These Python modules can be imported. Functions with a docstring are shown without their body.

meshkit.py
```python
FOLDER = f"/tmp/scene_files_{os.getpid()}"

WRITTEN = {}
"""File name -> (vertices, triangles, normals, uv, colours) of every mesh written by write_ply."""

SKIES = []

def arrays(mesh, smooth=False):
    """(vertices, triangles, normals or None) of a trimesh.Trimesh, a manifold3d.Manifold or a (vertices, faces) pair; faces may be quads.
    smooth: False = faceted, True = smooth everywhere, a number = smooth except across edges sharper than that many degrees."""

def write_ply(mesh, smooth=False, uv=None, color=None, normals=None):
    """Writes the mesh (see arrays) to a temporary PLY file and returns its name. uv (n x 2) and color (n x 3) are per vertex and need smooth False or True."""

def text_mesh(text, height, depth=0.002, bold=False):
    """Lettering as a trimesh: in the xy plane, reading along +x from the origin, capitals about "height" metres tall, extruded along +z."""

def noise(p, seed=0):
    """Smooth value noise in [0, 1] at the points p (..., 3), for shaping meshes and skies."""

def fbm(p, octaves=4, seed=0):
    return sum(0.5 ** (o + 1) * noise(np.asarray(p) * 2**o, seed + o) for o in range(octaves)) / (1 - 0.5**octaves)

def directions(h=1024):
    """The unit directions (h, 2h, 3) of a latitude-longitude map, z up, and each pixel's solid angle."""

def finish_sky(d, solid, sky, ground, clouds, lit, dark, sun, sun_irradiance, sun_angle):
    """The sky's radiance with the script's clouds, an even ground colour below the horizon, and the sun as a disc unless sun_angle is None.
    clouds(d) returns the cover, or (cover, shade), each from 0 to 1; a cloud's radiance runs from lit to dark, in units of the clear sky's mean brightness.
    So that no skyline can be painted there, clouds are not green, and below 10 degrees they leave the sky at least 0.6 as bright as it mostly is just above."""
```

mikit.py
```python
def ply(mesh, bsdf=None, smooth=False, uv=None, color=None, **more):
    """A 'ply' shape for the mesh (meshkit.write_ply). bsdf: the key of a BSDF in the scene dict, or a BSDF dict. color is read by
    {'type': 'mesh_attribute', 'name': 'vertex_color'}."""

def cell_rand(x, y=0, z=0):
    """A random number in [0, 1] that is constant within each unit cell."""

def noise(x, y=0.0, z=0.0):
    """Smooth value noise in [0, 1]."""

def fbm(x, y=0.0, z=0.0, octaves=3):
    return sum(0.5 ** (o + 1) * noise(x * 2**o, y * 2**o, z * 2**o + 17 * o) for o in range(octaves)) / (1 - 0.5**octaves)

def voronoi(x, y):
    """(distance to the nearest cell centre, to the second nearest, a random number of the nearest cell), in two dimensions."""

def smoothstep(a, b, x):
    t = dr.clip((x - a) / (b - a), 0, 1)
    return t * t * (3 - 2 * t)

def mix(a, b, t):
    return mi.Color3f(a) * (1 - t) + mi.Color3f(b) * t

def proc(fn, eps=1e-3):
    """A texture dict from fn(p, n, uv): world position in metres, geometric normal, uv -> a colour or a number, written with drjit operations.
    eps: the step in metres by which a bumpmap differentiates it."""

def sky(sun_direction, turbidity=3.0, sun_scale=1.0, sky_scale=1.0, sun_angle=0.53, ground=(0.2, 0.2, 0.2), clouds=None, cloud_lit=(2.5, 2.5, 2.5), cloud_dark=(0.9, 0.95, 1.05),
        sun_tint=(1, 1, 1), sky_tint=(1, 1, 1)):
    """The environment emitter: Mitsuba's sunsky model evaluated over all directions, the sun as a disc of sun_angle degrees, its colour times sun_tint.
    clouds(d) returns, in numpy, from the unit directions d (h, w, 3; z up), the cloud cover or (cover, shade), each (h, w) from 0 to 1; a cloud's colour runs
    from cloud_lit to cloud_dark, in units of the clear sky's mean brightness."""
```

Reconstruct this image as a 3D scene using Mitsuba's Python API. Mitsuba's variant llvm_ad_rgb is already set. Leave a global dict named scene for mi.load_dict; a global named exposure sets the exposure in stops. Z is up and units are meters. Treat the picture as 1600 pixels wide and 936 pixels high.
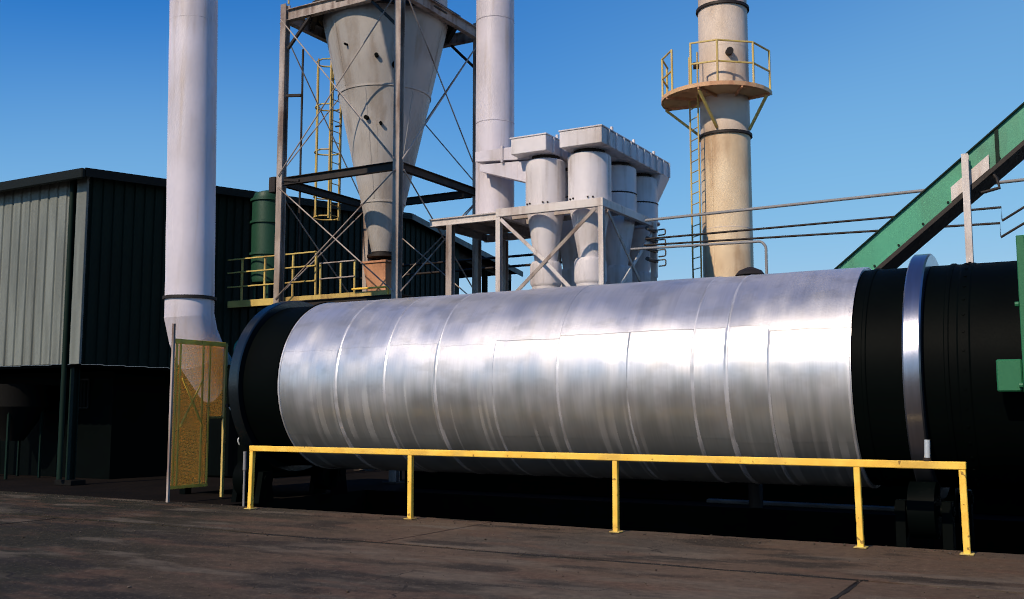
import math, random
import numpy as np, trimesh, mitsuba as mi, drjit as dr, mikit, meshkit
from mikit import proc, noise, fbm, smoothstep, mix, cell_rand, voronoi
from mitsuba import ScalarTransform4f as T

# ---------------------------------------------------------------- camera, light, exposure
# plant axes: x runs along the drum (growing to the right, towards the viewer), y away from the viewer, z up; the camera stands over the origin
YAW, PITCH, EYE = 0.5177, 0.1077, 1.66
F = np.array([-math.sin(YAW) * math.cos(PITCH), math.cos(YAW) * math.cos(PITCH), math.sin(PITCH)])
scene, labels = {}, {}
scene['camera'] = {'type': 'perspective', 'fov': 53.13, 'fov_axis': 'x', 'near_clip': 0.05, 'far_clip': 3000.0,
                   'to_world': T().look_at(origin=[0, 0, EYE], target=[float(F[0]), float(F[1]), float(EYE + F[2])], up=[0, 0, 1])}
EL = math.radians(35)
AZ = math.radians(262)
SUN = [math.cos(AZ) * math.cos(EL), math.sin(AZ) * math.cos(EL), math.sin(EL)]
def haze_and_glow(d):
    # uneven horizon haze; its whitest low band is added to brighten the drum
    el = np.degrees(np.arcsin(np.clip(d[..., 2], 0, 1)))
    uneven = 0.45 + 1.1 * meshkit.fbm(d * [1.1, 1.1, 2.0] + [4.0, 0.7, 2.0], 3, 19)
    return 0.97 * np.exp(-(el / (17.0 * uneven)) ** 2), np.exp(-(el / 6.5) ** 2)
scene['sky_light'] = mikit.sky(SUN, turbidity=2.2, sun_scale=1.0, sky_scale=1.18, sky_tint=(0.02, 0.68, 1.40), sun_tint=(0.95, 0.955, 1.06), ground=(0.05, 0.045, 0.04),
                               clouds=haze_and_glow, cloud_lit=(1.45, 2.75, 3.5), cloud_dark=(2.75, 3.15, 3.6))
exposure = 1.5
rng = np.random.default_rng(7)
random.seed(7)

# ---------------------------------------------------------------- materials
def mat(name, col, rough=0.5, metal=0.0, bump=None, bscale=1.0, spec=0.5, **kw):
    d = {'type': 'principled', 'base_color': {'type': 'rgb', 'value': list(col)} if not callable(col) else proc(col),
         'roughness': proc(rough) if callable(rough) else rough, 'metallic': metal, 'specular': spec, **kw}
    if bump is not None:
        d = {'type': 'bumpmap', 'arbitrary': proc(bump, 4e-3), 'scale': bscale, 'bsdf': d}
    scene[name] = {'type': 'twosided', 'bsdf': d}
    return name

def weathered(a, b, dirt, dirt_amount=0.5, fine=9.0, streak=1.0):
    """Paint a..b mottled, with dirt in vertical runs and patches."""
    def fn(p, n, uv):
        m = fbm(p.x * 1.3, p.y * 1.3, p.z * 0.9, 3)
        run = fbm(p.x * fine, p.y * fine, p.z * 0.55, 3)
        g = fbm(p.x * 14, p.y * 14, p.z * 14 + 5, 2)
        c = mix(a, b, smoothstep(0.3, 0.7, m))
        k = smoothstep(0.5, 0.78, run * 0.66 * streak + m * 0.29 + g * 0.09)
        return mix(c, dirt, k * dirt_amount) * (0.97 + 0.06 * g)
    return fn

def clad_col(p, n, uv):
    m = fbm(p.x * 0.9, p.y * 1.4, p.z * 1.4, 3)
    run = fbm(p.x * 7.0, p.y * 0.7, p.z * 0.5, 3)
    grain = noise(p.x * 60.0, p.y * 4.0, p.z * 4.0)
    cell = cell_rand(dr.floor(p.x * 1.7 + 3.0), 3.0, 1.0)
    c = mix((0.70, 0.70, 0.72), (0.60, 0.605, 0.62), smoothstep(0.35, 0.7, m)) * (0.94 + 0.09 * cell)
    # colour darkens over the lower half of the cladding, in uneven streaks
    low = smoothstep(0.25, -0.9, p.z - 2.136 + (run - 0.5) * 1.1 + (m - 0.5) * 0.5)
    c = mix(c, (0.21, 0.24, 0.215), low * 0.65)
    c = mix(c, (0.50, 0.50, 0.49), smoothstep(0.5, 0.75, run) * 0.3)
    w = smoothstep(0.62, 0.8, noise(p.x * 15.0, p.z * 0.7, 4.0)) * smoothstep(0.45, 0.65, noise(p.x * 0.8, p.z * 1.2, 8.0)) * smoothstep(2.3, 1.9, p.z)
    c = mix(c, (0.86, 0.86, 0.84), w * 0.55)
    blot = fbm(p.x * 2.6, p.y * 3.4, p.z * 3.4 + 3.0, 4)
    c = mix(c, (0.42, 0.42, 0.41), smoothstep(0.52, 0.68, blot) * 0.38)
    return c * (0.95 + 0.1 * grain)

def clad_rough(p, n, uv):
    m = fbm(p.x * 2.0, p.y * 1.7, p.z * 1.7, 2)
    run = noise(p.x * 10.0, p.y * 0.8, p.z * 0.6)
    return 0.33 + 0.14 * smoothstep(0.35, 0.7, m) + 0.05 * smoothstep(0.4, 0.9, run)

def ground_col(p, n, uv):
    big = fbm(p.x * 0.35, p.y * 0.5, 0.0, 3)
    mid = fbm(p.x * 1.1, p.y * 3.0, 3.0, 4)
    fine = fbm(p.x * 13, p.y * 18, 7.0, 4)
    c = mix((0.074, 0.050, 0.034), (0.052, 0.042, 0.033), smoothstep(0.35, 0.65, big))
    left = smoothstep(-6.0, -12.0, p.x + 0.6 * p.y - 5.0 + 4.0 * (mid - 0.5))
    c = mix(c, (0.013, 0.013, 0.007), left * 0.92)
    c = mix(c, (0.078, 0.042, 0.027), smoothstep(0.54, 0.72, mid) * 0.45)
    c = mix(c, (0.100, 0.084, 0.066), smoothstep(0.56, 0.75, fbm(p.x * 0.7 + 9, p.y * 2.4, 1.0, 4)) * 0.6)
    c = mix(c, (0.016, 0.013, 0.010), smoothstep(0.55, 0.72, fbm(p.x * 0.7 + 31, p.y * 2.0, 2.0, 4)) * 0.8)
    # hairline cracks
    wx, wy = p.x * 0.33 + 0.35 * (fbm(p.x * 1.3, p.y * 1.3, 5.0, 3) - 0.5), p.y * 0.42 + 0.35 * (fbm(p.x * 1.3, p.y * 1.3, 9.0, 3) - 0.5)
    a, b, _ = voronoi(wx, wy)
    c = mix(c, (0.010, 0.008, 0.007), smoothstep(0.011, 0.003, b - a) * smoothstep(0.45, 0.6, big) * 0.8)
    speck = smoothstep(0.70, 0.8, noise(p.x * 34, p.y * 34, 1.0))
    c = mix(c, (0.15, 0.12, 0.09), speck * 0.14)
    return c * mi.Color3f(0.90, 0.90, 0.86) * (0.66 + 0.56 * fine)

def ground_bump(p, n, uv):
    return fbm(p.x * 5, p.y * 5, 0.0, 3) * 0.022 + fbm(p.x * 40, p.y * 40, 0.0, 2) * 0.003

mat('m_cladding', clad_col, clad_rough, metal=0.78)
mat('m_strap', lambda p, n, uv: mix((0.70, 0.70, 0.72), (0.48, 0.48, 0.48), smoothstep(0.4, 0.7, fbm(p.x * 3, p.y * 3, p.z * 3, 3))), 0.42, metal=0.65)
mat('m_ring', lambda p, n, uv: mix((0.36, 0.38, 0.45), (0.26, 0.27, 0.31), fbm(p.x * 30, p.y * 2, p.z * 2, 3)), 0.25, metal=0.95)
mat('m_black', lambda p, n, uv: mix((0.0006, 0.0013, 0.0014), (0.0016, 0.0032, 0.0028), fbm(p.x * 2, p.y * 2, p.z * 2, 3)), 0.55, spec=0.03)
mat('m_hood_green', (0.018, 0.135, 0.058), 0.5, spec=0.3)
mat('m_tube', (0.05, 0.05, 0.05), 0.5)
mat('m_black_gloss', (0.002, 0.005, 0.007), 0.28, spec=0.8)
mat('m_dark_steel', lambda p, n, uv: mix((0.010, 0.010, 0.010), (0.030, 0.021, 0.015), fbm(p.x * 5, p.y * 5, p.z * 2, 2)), 0.6, spec=0.3)
mat('m_white', weathered((0.57, 0.545, 0.60), (0.50, 0.475, 0.515), (0.34, 0.27, 0.21), 0.5), 0.5)
mat('m_cone', weathered((0.40, 0.385, 0.36), (0.33, 0.315, 0.29), (0.17, 0.12, 0.075), 0.5, 5.0, 1.0), 0.5)
mat('m_multi', weathered((0.62, 0.595, 0.605), (0.54, 0.51, 0.505), (0.25, 0.19, 0.14), 0.5), 0.5)
mat('m_beige', weathered((0.62, 0.53, 0.44), (0.53, 0.43, 0.33), (0.22, 0.13, 0.07), 0.6, 4.0, 1.0), 0.55)
mat('m_beige_low', weathered((0.70, 0.57, 0.38), (0.58, 0.44, 0.27), (0.30, 0.17, 0.08), 0.65, 4.0, 1.03), 0.55)
mat('m_steelwork', weathered((0.38, 0.33, 0.29), (0.27, 0.225, 0.19), (0.09, 0.045, 0.025), 0.8, 6.0, 1.1), 0.55)
mat('m_frame', weathered((0.60, 0.56, 0.52), (0.50, 0.45, 0.41), (0.24, 0.15, 0.10), 0.6), 0.5)
def rail_col(p, n, uv):
    g = fbm(p.x * 6, p.y * 6, p.z * 6, 3)
    c = mix((0.95, 0.62, 0.10), (0.88, 0.53, 0.07), smoothstep(0.3, 0.7, g))
    chip = smoothstep(0.74, 0.80, fbm(p.x * 19, p.y * 24, p.z * 14, 3) + 0.10 * smoothstep(0.25, 0.0, p.z))
    return mix(mix(c, (0.45, 0.28, 0.07), smoothstep(0.55, 0.8, fbm(p.x * 2.2, p.y * 9, p.z * 3.0, 3)) * 0.5), (0.10, 0.045, 0.02), chip * 0.7)
mat('m_yellow', rail_col, 0.5, spec=0.3)
mat('m_mesh', (0.95, 0.47, 0.06), 0.5)
mat('m_old_yellow', weathered((0.55, 0.42, 0.12), (0.42, 0.30, 0.08), (0.20, 0.10, 0.04), 0.6, 8.0), 0.55)
mat('m_platform', weathered((0.62, 0.42, 0.22), (0.48, 0.24, 0.12), (0.25, 0.09, 0.05), 0.6, 6.0), 0.6)
mat('m_rust', weathered((0.55, 0.285, 0.15), (0.46, 0.22, 0.11), (0.15, 0.06, 0.03), 0.7, 6.0), 0.7)
mat('m_green', weathered((0.03, 0.275, 0.15), (0.025, 0.22, 0.115), (0.02, 0.07, 0.04), 0.5, 6.0), 0.45)
mat('m_roof', (0.006, 0.009, 0.008), 0.6, spec=0.15)
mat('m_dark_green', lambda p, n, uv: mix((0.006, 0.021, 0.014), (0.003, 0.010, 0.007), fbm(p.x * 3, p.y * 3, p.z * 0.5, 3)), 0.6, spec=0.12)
def sheet(k):
    return lambda p, n, uv: mix((0.165, 0.185, 0.163), (0.115, 0.128, 0.110), smoothstep(0.35, 0.75, fbm(p.x * 6, p.y * 6, p.z * 0.4, 3))) * k
mat('m_sheet', sheet(1.0), 0.5)
mat('m_sheet_dull', sheet(0.86), 0.55)
mat('m_ground', ground_col, 0.85, bump=ground_bump, spec=0.25)
mat('m_grit', lambda p, n, uv: mix((0.025, 0.02, 0.015), (0.10, 0.08, 0.062), noise(p.x * 25, p.y * 25, 3.0)), 0.9, spec=0.2)
mat('m_shade_floor', lambda p, n, uv: mix((0.002, 0.002, 0.002), (0.007, 0.005, 0.004), fbm(p.x * 1.2, p.y * 1.2, 0.0, 4)), 0.9, spec=0.1)  # floor colour near black, standing in for deep shade beyond the yard
mat('m_concrete', lambda p, n, uv: mix((0.17, 0.16, 0.15), (0.07, 0.065, 0.06), fbm(p.x * 2.5, p.y * 2.5, p.z * 2.5, 4)), 0.85, spec=0.2)
mat('m_pipe', (0.20, 0.20, 0.20), 0.6)
mat('m_dull_green', (0.012, 0.055, 0.032), 0.5, spec=0.3)
mat('m_shade_grey', (0.006, 0.006, 0.0055), 0.7, spec=0.1)  # grey taken almost to black to stand in for shade under the building
mat('m_galv', (0.55, 0.60, 0.62), 0.35, metal=0.4)

# ---------------------------------------------------------------- mesh helpers
cat = trimesh.util.concatenate
def box(x0, x1, y0, y1, z0, z1, c=0.0):
    lo, hi = np.minimum([x0, y0, z0], [x1, y1, z1]), np.maximum([x0, y0, z0], [x1, y1, z1])
    if c <= 0:
        m = trimesh.creation.box(hi - lo); m.apply_translation((lo + hi) / 2); return m
    c = min(c, 0.4 * (hi - lo).min())
    pts = []
    for s in np.ndindex(2, 2, 2):
        q = np.where(s, hi, lo); d = np.where(s, -c, c)
        for k in range(3):
            r = q + d; r[k] = q[k]; pts.append(r)
    return trimesh.Trimesh(pts).convex_hull
def frame(d, up=(0, 0, 1)):
    d = np.asarray(d, float) / np.linalg.norm(d); up = np.asarray(up, float)
    if abs(d @ up) > 0.99: up = np.array([0, 1.0, 0])
    x = np.cross(up, d); x /= np.linalg.norm(x)
    return x, np.cross(d, x), d
def orient(m, a, b, up=(0, 0, 1)):
    """A mesh built along z from 0 to |b-a| laid from a to b."""
    x, y, z = frame(np.subtract(b, a), up)
    M = np.eye(4); M[:3, 0], M[:3, 1], M[:3, 2], M[:3, 3] = x, y, z, a
    m.apply_transform(M); return m
def bar(a, b, w, h, c=0.004, up=(0, 0, 1)):
    L = float(np.linalg.norm(np.subtract(b, a)))
    return orient(box(-w / 2, w / 2, -h / 2, h / 2, 0, L, c), a, b, up)
def tube(a, b, r, n=12):
    L = float(np.linalg.norm(np.subtract(b, a)))
    m = trimesh.creation.cylinder(r, L, sections=n); m.apply_translation([0, 0, L / 2])
    return orient(m, a, b)
def hbeam(a, b, w, h, t=0.016, up=(0, 0, 1)):
    """H section: flanges of width w at +-h/2 along up, web between."""
    L = float(np.linalg.norm(np.subtract(b, a)))
    m = cat([box(-w / 2, w / 2, h / 2 - t, h / 2, 0, L), box(-w / 2, w / 2, -h / 2, -h / 2 + t, 0, L), box(-t / 2, t / 2, -h / 2 + t + 0.0005, h / 2 - t - 0.0005, 0, L)])
    return orient(m, a, b, up)
def path_tube(pts, r, n=10, bend=0.0):
    pts = [np.asarray(p, float) for p in pts]
    out = [pts[0]]
    for i in range(1, len(pts) - 1):
        if bend > 0:
            u, v = pts[i - 1] - pts[i], pts[i + 1] - pts[i]
            bb = min(bend, 0.45 * np.linalg.norm(u), 0.45 * np.linalg.norm(v))
            a, b = pts[i] + u / np.linalg.norm(u) * bb, pts[i] + v / np.linalg.norm(v) * bb
            out += [(1 - t) ** 2 * a + 2 * t * (1 - t) * pts[i] + t * t * b for t in np.linspace(0, 1, 7)]
        else:
            out.append(pts[i])
    out.append(pts[-1]); P = np.array(out)
    tg = np.gradient(P, axis=0); tg /= np.linalg.norm(tg, axis=1)[:, None]
    x = frame(tg[0])[0]; rings = []
    for p, t in zip(P, tg):
        x = x - t * (x @ t); x /= np.linalg.norm(x); y = np.cross(t, x)
        an = np.arange(n) * 2 * np.pi / n
        rr = r
        rings.append(p + rr * (np.cos(an)[:, None] * x + np.sin(an)[:, None] * y))
    V = np.vstack(rings + [P[:1], P[-1:]]); f = []
    for i in range(len(P) - 1):
        for j in range(n):
            a, b = i * n + j, i * n + (j + 1) % n
            f += [[a, b, b + n], [a, b + n, a + n]]
    e = len(V) - 2
    for j in range(n):
        f += [[e, (j + 1) % n, j], [e + 1, (len(P) - 1) * n + j, (len(P) - 1) * n + (j + 1) % n]]
    return trimesh.Trimesh(V, f, process=False)
def lathe(prof, n=64, at=(0, 0, 0)):
    """Closed solid of revolution about z through at; prof: (radius, z) going up along the outside."""
    prof = [(0, prof[0][1])] * (prof[0][0] > 0) + list(prof) + [(0, prof[-1][1])] * (prof[-1][0] > 0)
    m = trimesh.creation.revolve(np.array(prof, float), sections=n); m.apply_translation(at); return m
def drum_lathe(prof, n=160):
    """Solid of revolution about the drum axis; prof: (radius, x)."""
    m = lathe(prof, n)
    v = m.vertices.copy(); m = trimesh.Trimesh(np.stack([v[:, 2], DY + v[:, 0], DZ + v[:, 1]], 1), m.faces, process=False)
    trimesh.repair.fix_normals(m)
    return m
def hull(pts): return trimesh.Trimesh(np.array(pts, float)).convex_hull
def ring_plate(at, r0, r1, z0, z1, a0=0, a1=360, n=48):
    an = np.radians(np.linspace(a0, a1, n + 1)); V, f = [], []
    for a in an:
        for r, z in ((r0, z0), (r1, z0), (r1, z1), (r0, z1)): V.append([at[0] + r * math.cos(a), at[1] + r * math.sin(a), z])
    for i in range(n):
        for k in range(4):
            a, b = i * 4 + k, i * 4 + (k + 1) % 4
            f += [[a, b, b + 4], [a, b + 4, a + 4]]
    if a1 - a0 < 360:
        f += [[0, 2, 1], [0, 3, 2]]; e = n * 4; f += [[e, e + 1, e + 2], [e, e + 2, e + 3]]
    m = trimesh.Trimesh(V, f, process=False); trimesh.repair.fix_normals(m); return m

# ---------------------------------------------------------------- scene tree helpers
def numbered(key):
    if key not in scene and key not in labels and not any(k.startswith(key + '__') for k in scene): return key
    i = 1
    while f'{key}_{i:03d}' in scene or f'{key}_{i:03d}' in labels or any(k.startswith(f'{key}_{i:03d}__') for k in scene): i += 1
    return f'{key}_{i:03d}'
def thing(name, label, category, group=None):
    k = numbered(name); labels[k] = {'label': label, 'category': category}
    if group: labels[k]['group'] = group
    return k
def part(parent, name, mesh, m, smooth=False, label=None, stuff=False):
    k = numbered(f'{parent}__{name}'); scene[k] = mikit.ply(mesh, m, smooth=smooth)
    if label or stuff: labels[k] = {}
    if label: labels[k]['label'] = label
    if stuff: labels[k]['kind'] = 'stuff'
    return k
def solo(name, mesh, m, label, category, smooth=False, group=None):
    k = thing(name, label, category, group); scene[k] = mikit.ply(mesh, m, smooth=smooth); return k
def struct(name, mesh, m, label=None, smooth=False):
    scene[name] = mikit.ply(mesh, m, smooth=smooth); labels[name] = {'kind': 'structure', 'label': label or name, 'category': name.replace('_', ' ')}
    return name

# ================================================================ GROUND
PIT_Y0, PIT_Y1, PIT_X0, PIT_X1, PIT_Z = 13.50, 17.6, -13.6, 0.6, -0.95  # pit added so the area behind the rail goes dark
far = 900.0
# base sheet far out (with the added pit left open), shade-coloured floor behind the yard
quads = [(-far, far, -far, -40), (-far, -40, -40, far), (40, far, -40, far), (-40, 40, 60, far)]
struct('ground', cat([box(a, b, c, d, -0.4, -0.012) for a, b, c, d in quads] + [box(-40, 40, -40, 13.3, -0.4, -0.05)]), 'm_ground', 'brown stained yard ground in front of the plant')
def slab(x0, x1, y0, y1):
    """Yard slab with worn, slightly wandering edges."""
    n = max(2, int((x1 - x0) / 0.22)); m_ = max(2, int((y1 - y0) / 0.22))
    xs, ys = np.linspace(x0, x1, n + 1), np.linspace(y0, y1, m_ + 1)
    X, Y = np.meshgrid(xs, ys, indexing='ij')
    ex = np.zeros_like(X); ey = np.zeros_like(Y)
    nz = lambda a, b, sd: meshkit.noise(np.stack([a * 1.9, b * 1.9, a * 0 + 0.3], -1), sd) - 0.5
    ex[0], ex[-1] = nz(X[0], Y[0], 1) * 0.024 + 0.014, nz(X[-1], Y[-1], 1) * 0.024 - 0.014
    ey[:, 0], ey[:, -1] = nz(X[:, 0], Y[:, 0], 2) * 0.06 + 0.035, nz(X[:, -1], Y[:, -1], 2) * 0.06 - 0.035
    Z = (meshkit.fbm(np.stack([X * 0.5, Y * 0.5, X * 0], -1), 3, 5) - 0.5) * 0.014 - 0.004
    top = np.stack([X + ex, Y + ey, Z], -1)
    Z2 = Z.copy()
    V = top.reshape(-1, 3); f = []
    id_ = lambda i, j: i * (m_ + 1) + j
    for i in range(n):
        for j in range(m_): f.append([id_(i, j), id_(i + 1, j), id_(i + 1, j + 1), id_(i, j + 1)])
    rim = [id_(i, 0) for i in range(n + 1)] + [id_(n, j) for j in range(1, m_ + 1)] + [id_(i, m_) for i in range(n - 1, -1, -1)] + [id_(0, j) for j in range(m_ - 1, 0, -1)]
    low = V[rim].copy(); low[:, 2] = -0.1; b0 = len(V)
    for k in range(len(rim)):
        k2 = (k + 1) % len(rim); f.append([rim[k], b0 + k, b0 + k2, rim[k2]])
    return (np.vstack([V, low]), np.array(f))
xc = [-26.0, -14.1, -2.14, 9.8, 22.0]
for r0, r1 in ((-8.5, -2.2), (-2.2, 4.1), (4.1, 10.64)):
    for a, b in zip(xc[:-1], xc[1:]):
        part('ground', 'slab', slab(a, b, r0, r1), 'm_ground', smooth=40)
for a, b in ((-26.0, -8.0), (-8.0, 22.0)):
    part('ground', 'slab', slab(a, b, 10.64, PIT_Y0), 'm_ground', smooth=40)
def slab_z(x, y): return (meshkit.fbm(np.stack([np.asarray(x) * 0.5, np.asarray(y) * 0.5, np.asarray(x) * 0.0], -1), 3, 5) - 0.5) * 0.014 - 0.004
def sealant(pa, pb, w, seed):
    """Dark tar poured along a slab joint, its width wandering."""
    pa, pb = np.array(pa), np.array(pb); L = np.linalg.norm(pb - pa); n = int(L / 0.08); t = np.linspace(0, 1, n + 1)
    c = pa + (pb - pa) * t[:, None]; d = (pb - pa) / L; o = np.array([-d[1], d[0]])
    nz_ = lambda k, f: meshkit.fbm(np.stack([t * L * f, t * 0 + k, t * 0], -1), 3, seed + k) - 0.5
    hw = np.clip(w * (0.55 + 1.5 * nz_(1, 1.3) + 0.9 * nz_(2, 5.0)), 0.006, None) * np.clip(np.minimum(t, 1 - t) * 14, 0.1, 1); c = c + o * (nz_(3, 0.8) * 0.05)[:, None]
    e = [c + o * (hw * k)[:, None] for k in (-1, -0.7, 0.7, 1)]
    rows = [np.column_stack([q, slab_z(q[:, 0], q[:, 1]) + h]) for q, h in zip(e, (-0.06, 0.006, 0.006, -0.06))]
    V = np.vstack(rows); f = []
    for k in range(3):
        for i in range(n): f.append([k * (n + 1) + i, k * (n + 1) + i + 1, (k + 1) * (n + 1) + i + 1, (k + 1) * (n + 1) + i])
    return (V, np.array(f)[:, ::-1])
mat('m_tar', (0.009, 0.008, 0.007), 0.7, spec=0.2)
part('ground', 'joint_sealant', sealant((-10.5, 10.56), (-2.05, 10.66), 0.075, 3), 'm_tar', smooth=50)
part('ground', 'joint_sealant', sealant((-2.12, 10.68), (-2.16, 6.0), 0.05, 9), 'm_tar', smooth=50)
part('ground', 'joint_sealant', sealant((-14.1, 10.5), (-14.12, 4.2), 0.04, 15), 'm_tar', smooth=50)
part('ground', 'apron', box(-40, -26.02, -40, 13.5, -0.3, -0.008), 'm_ground'); part('ground', 'apron', box(22.02, 40, -40, 13.5, -0.3, -0.008), 'm_ground')
part('ground', 'apron', box(-26.02, 22.02, -40, -8.52, -0.3, -0.008), 'm_ground')
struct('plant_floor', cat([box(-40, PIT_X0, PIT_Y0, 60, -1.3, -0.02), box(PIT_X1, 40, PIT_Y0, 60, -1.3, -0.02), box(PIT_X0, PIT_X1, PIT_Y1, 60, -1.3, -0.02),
                           box(PIT_X0, PIT_X1, PIT_Y0, PIT_Y1, -1.3, PIT_Z)]), 'm_shade_floor', 'floor coloured black in place of shade with an added sunken pit behind the guardrail')

# ================================================================ ROTARY DRUM
DR_, DY, DZ = 1.557, 15.333, 2.136
D = thing('rotary_drum', 'huge horizontal silver clad rotary drum with black ends behind the yellow guardrail', 'rotary drum')
part(D, 'shell', drum_lathe([(DR_ - 0.03, -13.85), (DR_ - 0.03, 0.1)]), 'm_black', 30, 'matte black steel shell beyond the silver cladding')
for x in (-2.62, -1.62):
    part(D, 'weld_band', drum_lathe([(DR_ - 0.02, x - 0.03), (DR_ - 0.012, x - 0.02), (DR_ - 0.012, x + 0.02), (DR_ - 0.02, x + 0.03)]), 'm_black', 30)
def riding_ring(name, x0, x1, r, m, lab):
    k = part(D, name, drum_lathe([(DR_ - 0.02, x0), (r - 0.02, x0), (r, x0 + 0.02), (r, x1 - 0.02), (r - 0.02, x1), (DR_ - 0.02, x1)]), m, 40, lab)
riding_ring('riding_ring', -2.12, -1.90, DR_ + 0.145, 'm_ring', 'polished steel riding ring near the right end')
riding_ring('black_ring', -13.74, -13.50, DR_ + 0.10, 'm_black_gloss', 'glossy black ring at the far left end')
part(D, 'end_lip', drum_lathe([(DR_ + 0.01, -12.70), (DR_ + 0.035, -12.66), (DR_ + 0.035, -12.625), (DR_ + 0.01, -12.62)]), 'm_black', 30)
def clad_sheet(x0, x1, a0, a1, r, seed, dent=0.0014):
    """Cladding sheet bent round the drum from angle a0 to a1 (degrees, 0 towards the viewer, 90 up), gently dented."""
    nx, na = max(6, int((x1 - x0) / 0.09)), max(8, int(abs(a1 - a0) / 2.5))
    X, A = np.meshgrid(np.linspace(x0, x1, nx + 1), np.radians(np.linspace(a0, a1, na + 1)), indexing='ij')
    edge = np.clip(np.minimum.reduce([(X - x0), (x1 - X)]) / 0.12, 0, 1)
    d = (meshkit.fbm(np.stack([X * 1.6, A * 2.6, X * 0], -1), 3, seed) - 0.5) * 2 * dent
    d += edge * 0.0012 * np.sin((X - x0) / (x1 - x0) * np.pi)
    wave = (meshkit.noise(np.stack([X * 4.5, A * 0 + seed, X * 0], -1), seed) - 0.5) * 0.012
    e0 = np.exp(-((A - math.radians(a0)) / 0.03) ** 2)
    A = A + wave * e0
    def surf(rr): return np.stack([X, DY - rr * np.cos(A), DZ + rr * np.sin(A)], -1).reshape(-1, 3)
    V = np.vstack([surf(r + d), surf(r - 0.012 + d * 0)]); f = []; n1 = (nx + 1) * (na + 1)
    id_ = lambda i, j: i * (na + 1) + j
    for i in range(nx):
        for j in range(na):
            q = [id_(i, j), id_(i + 1, j), id_(i + 1, j + 1), id_(i, j + 1)]
            f.append(q); f.append([k + n1 for k in q[::-1]])
    rim = [id_(i, 0) for i in range(nx + 1)] + [id_(nx, j) for j in range(1, na + 1)] + [id_(i, na) for i in range(nx - 1, -1, -1)] + [id_(0, j) for j in range(na - 1, 0, -1)]
    for k in range(len(rim)):
        a, b = rim[k], rim[(k + 1) % len(rim)]; f.append([b, a, a + n1, b + n1])
    m = trimesh.Trimesh(V, np.vstack([np.array(f)[:, [0, 1, 2]], np.array(f)[:, [0, 2, 3]]]), process=False)
    trimesh.repair.fix_normals(m)
    return m
seams = [-12.62, -11.32, -10.30, -9.27, -8.19, -7.07, -5.92, -4.94, -4.44, -3.86, -2.77]
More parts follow.
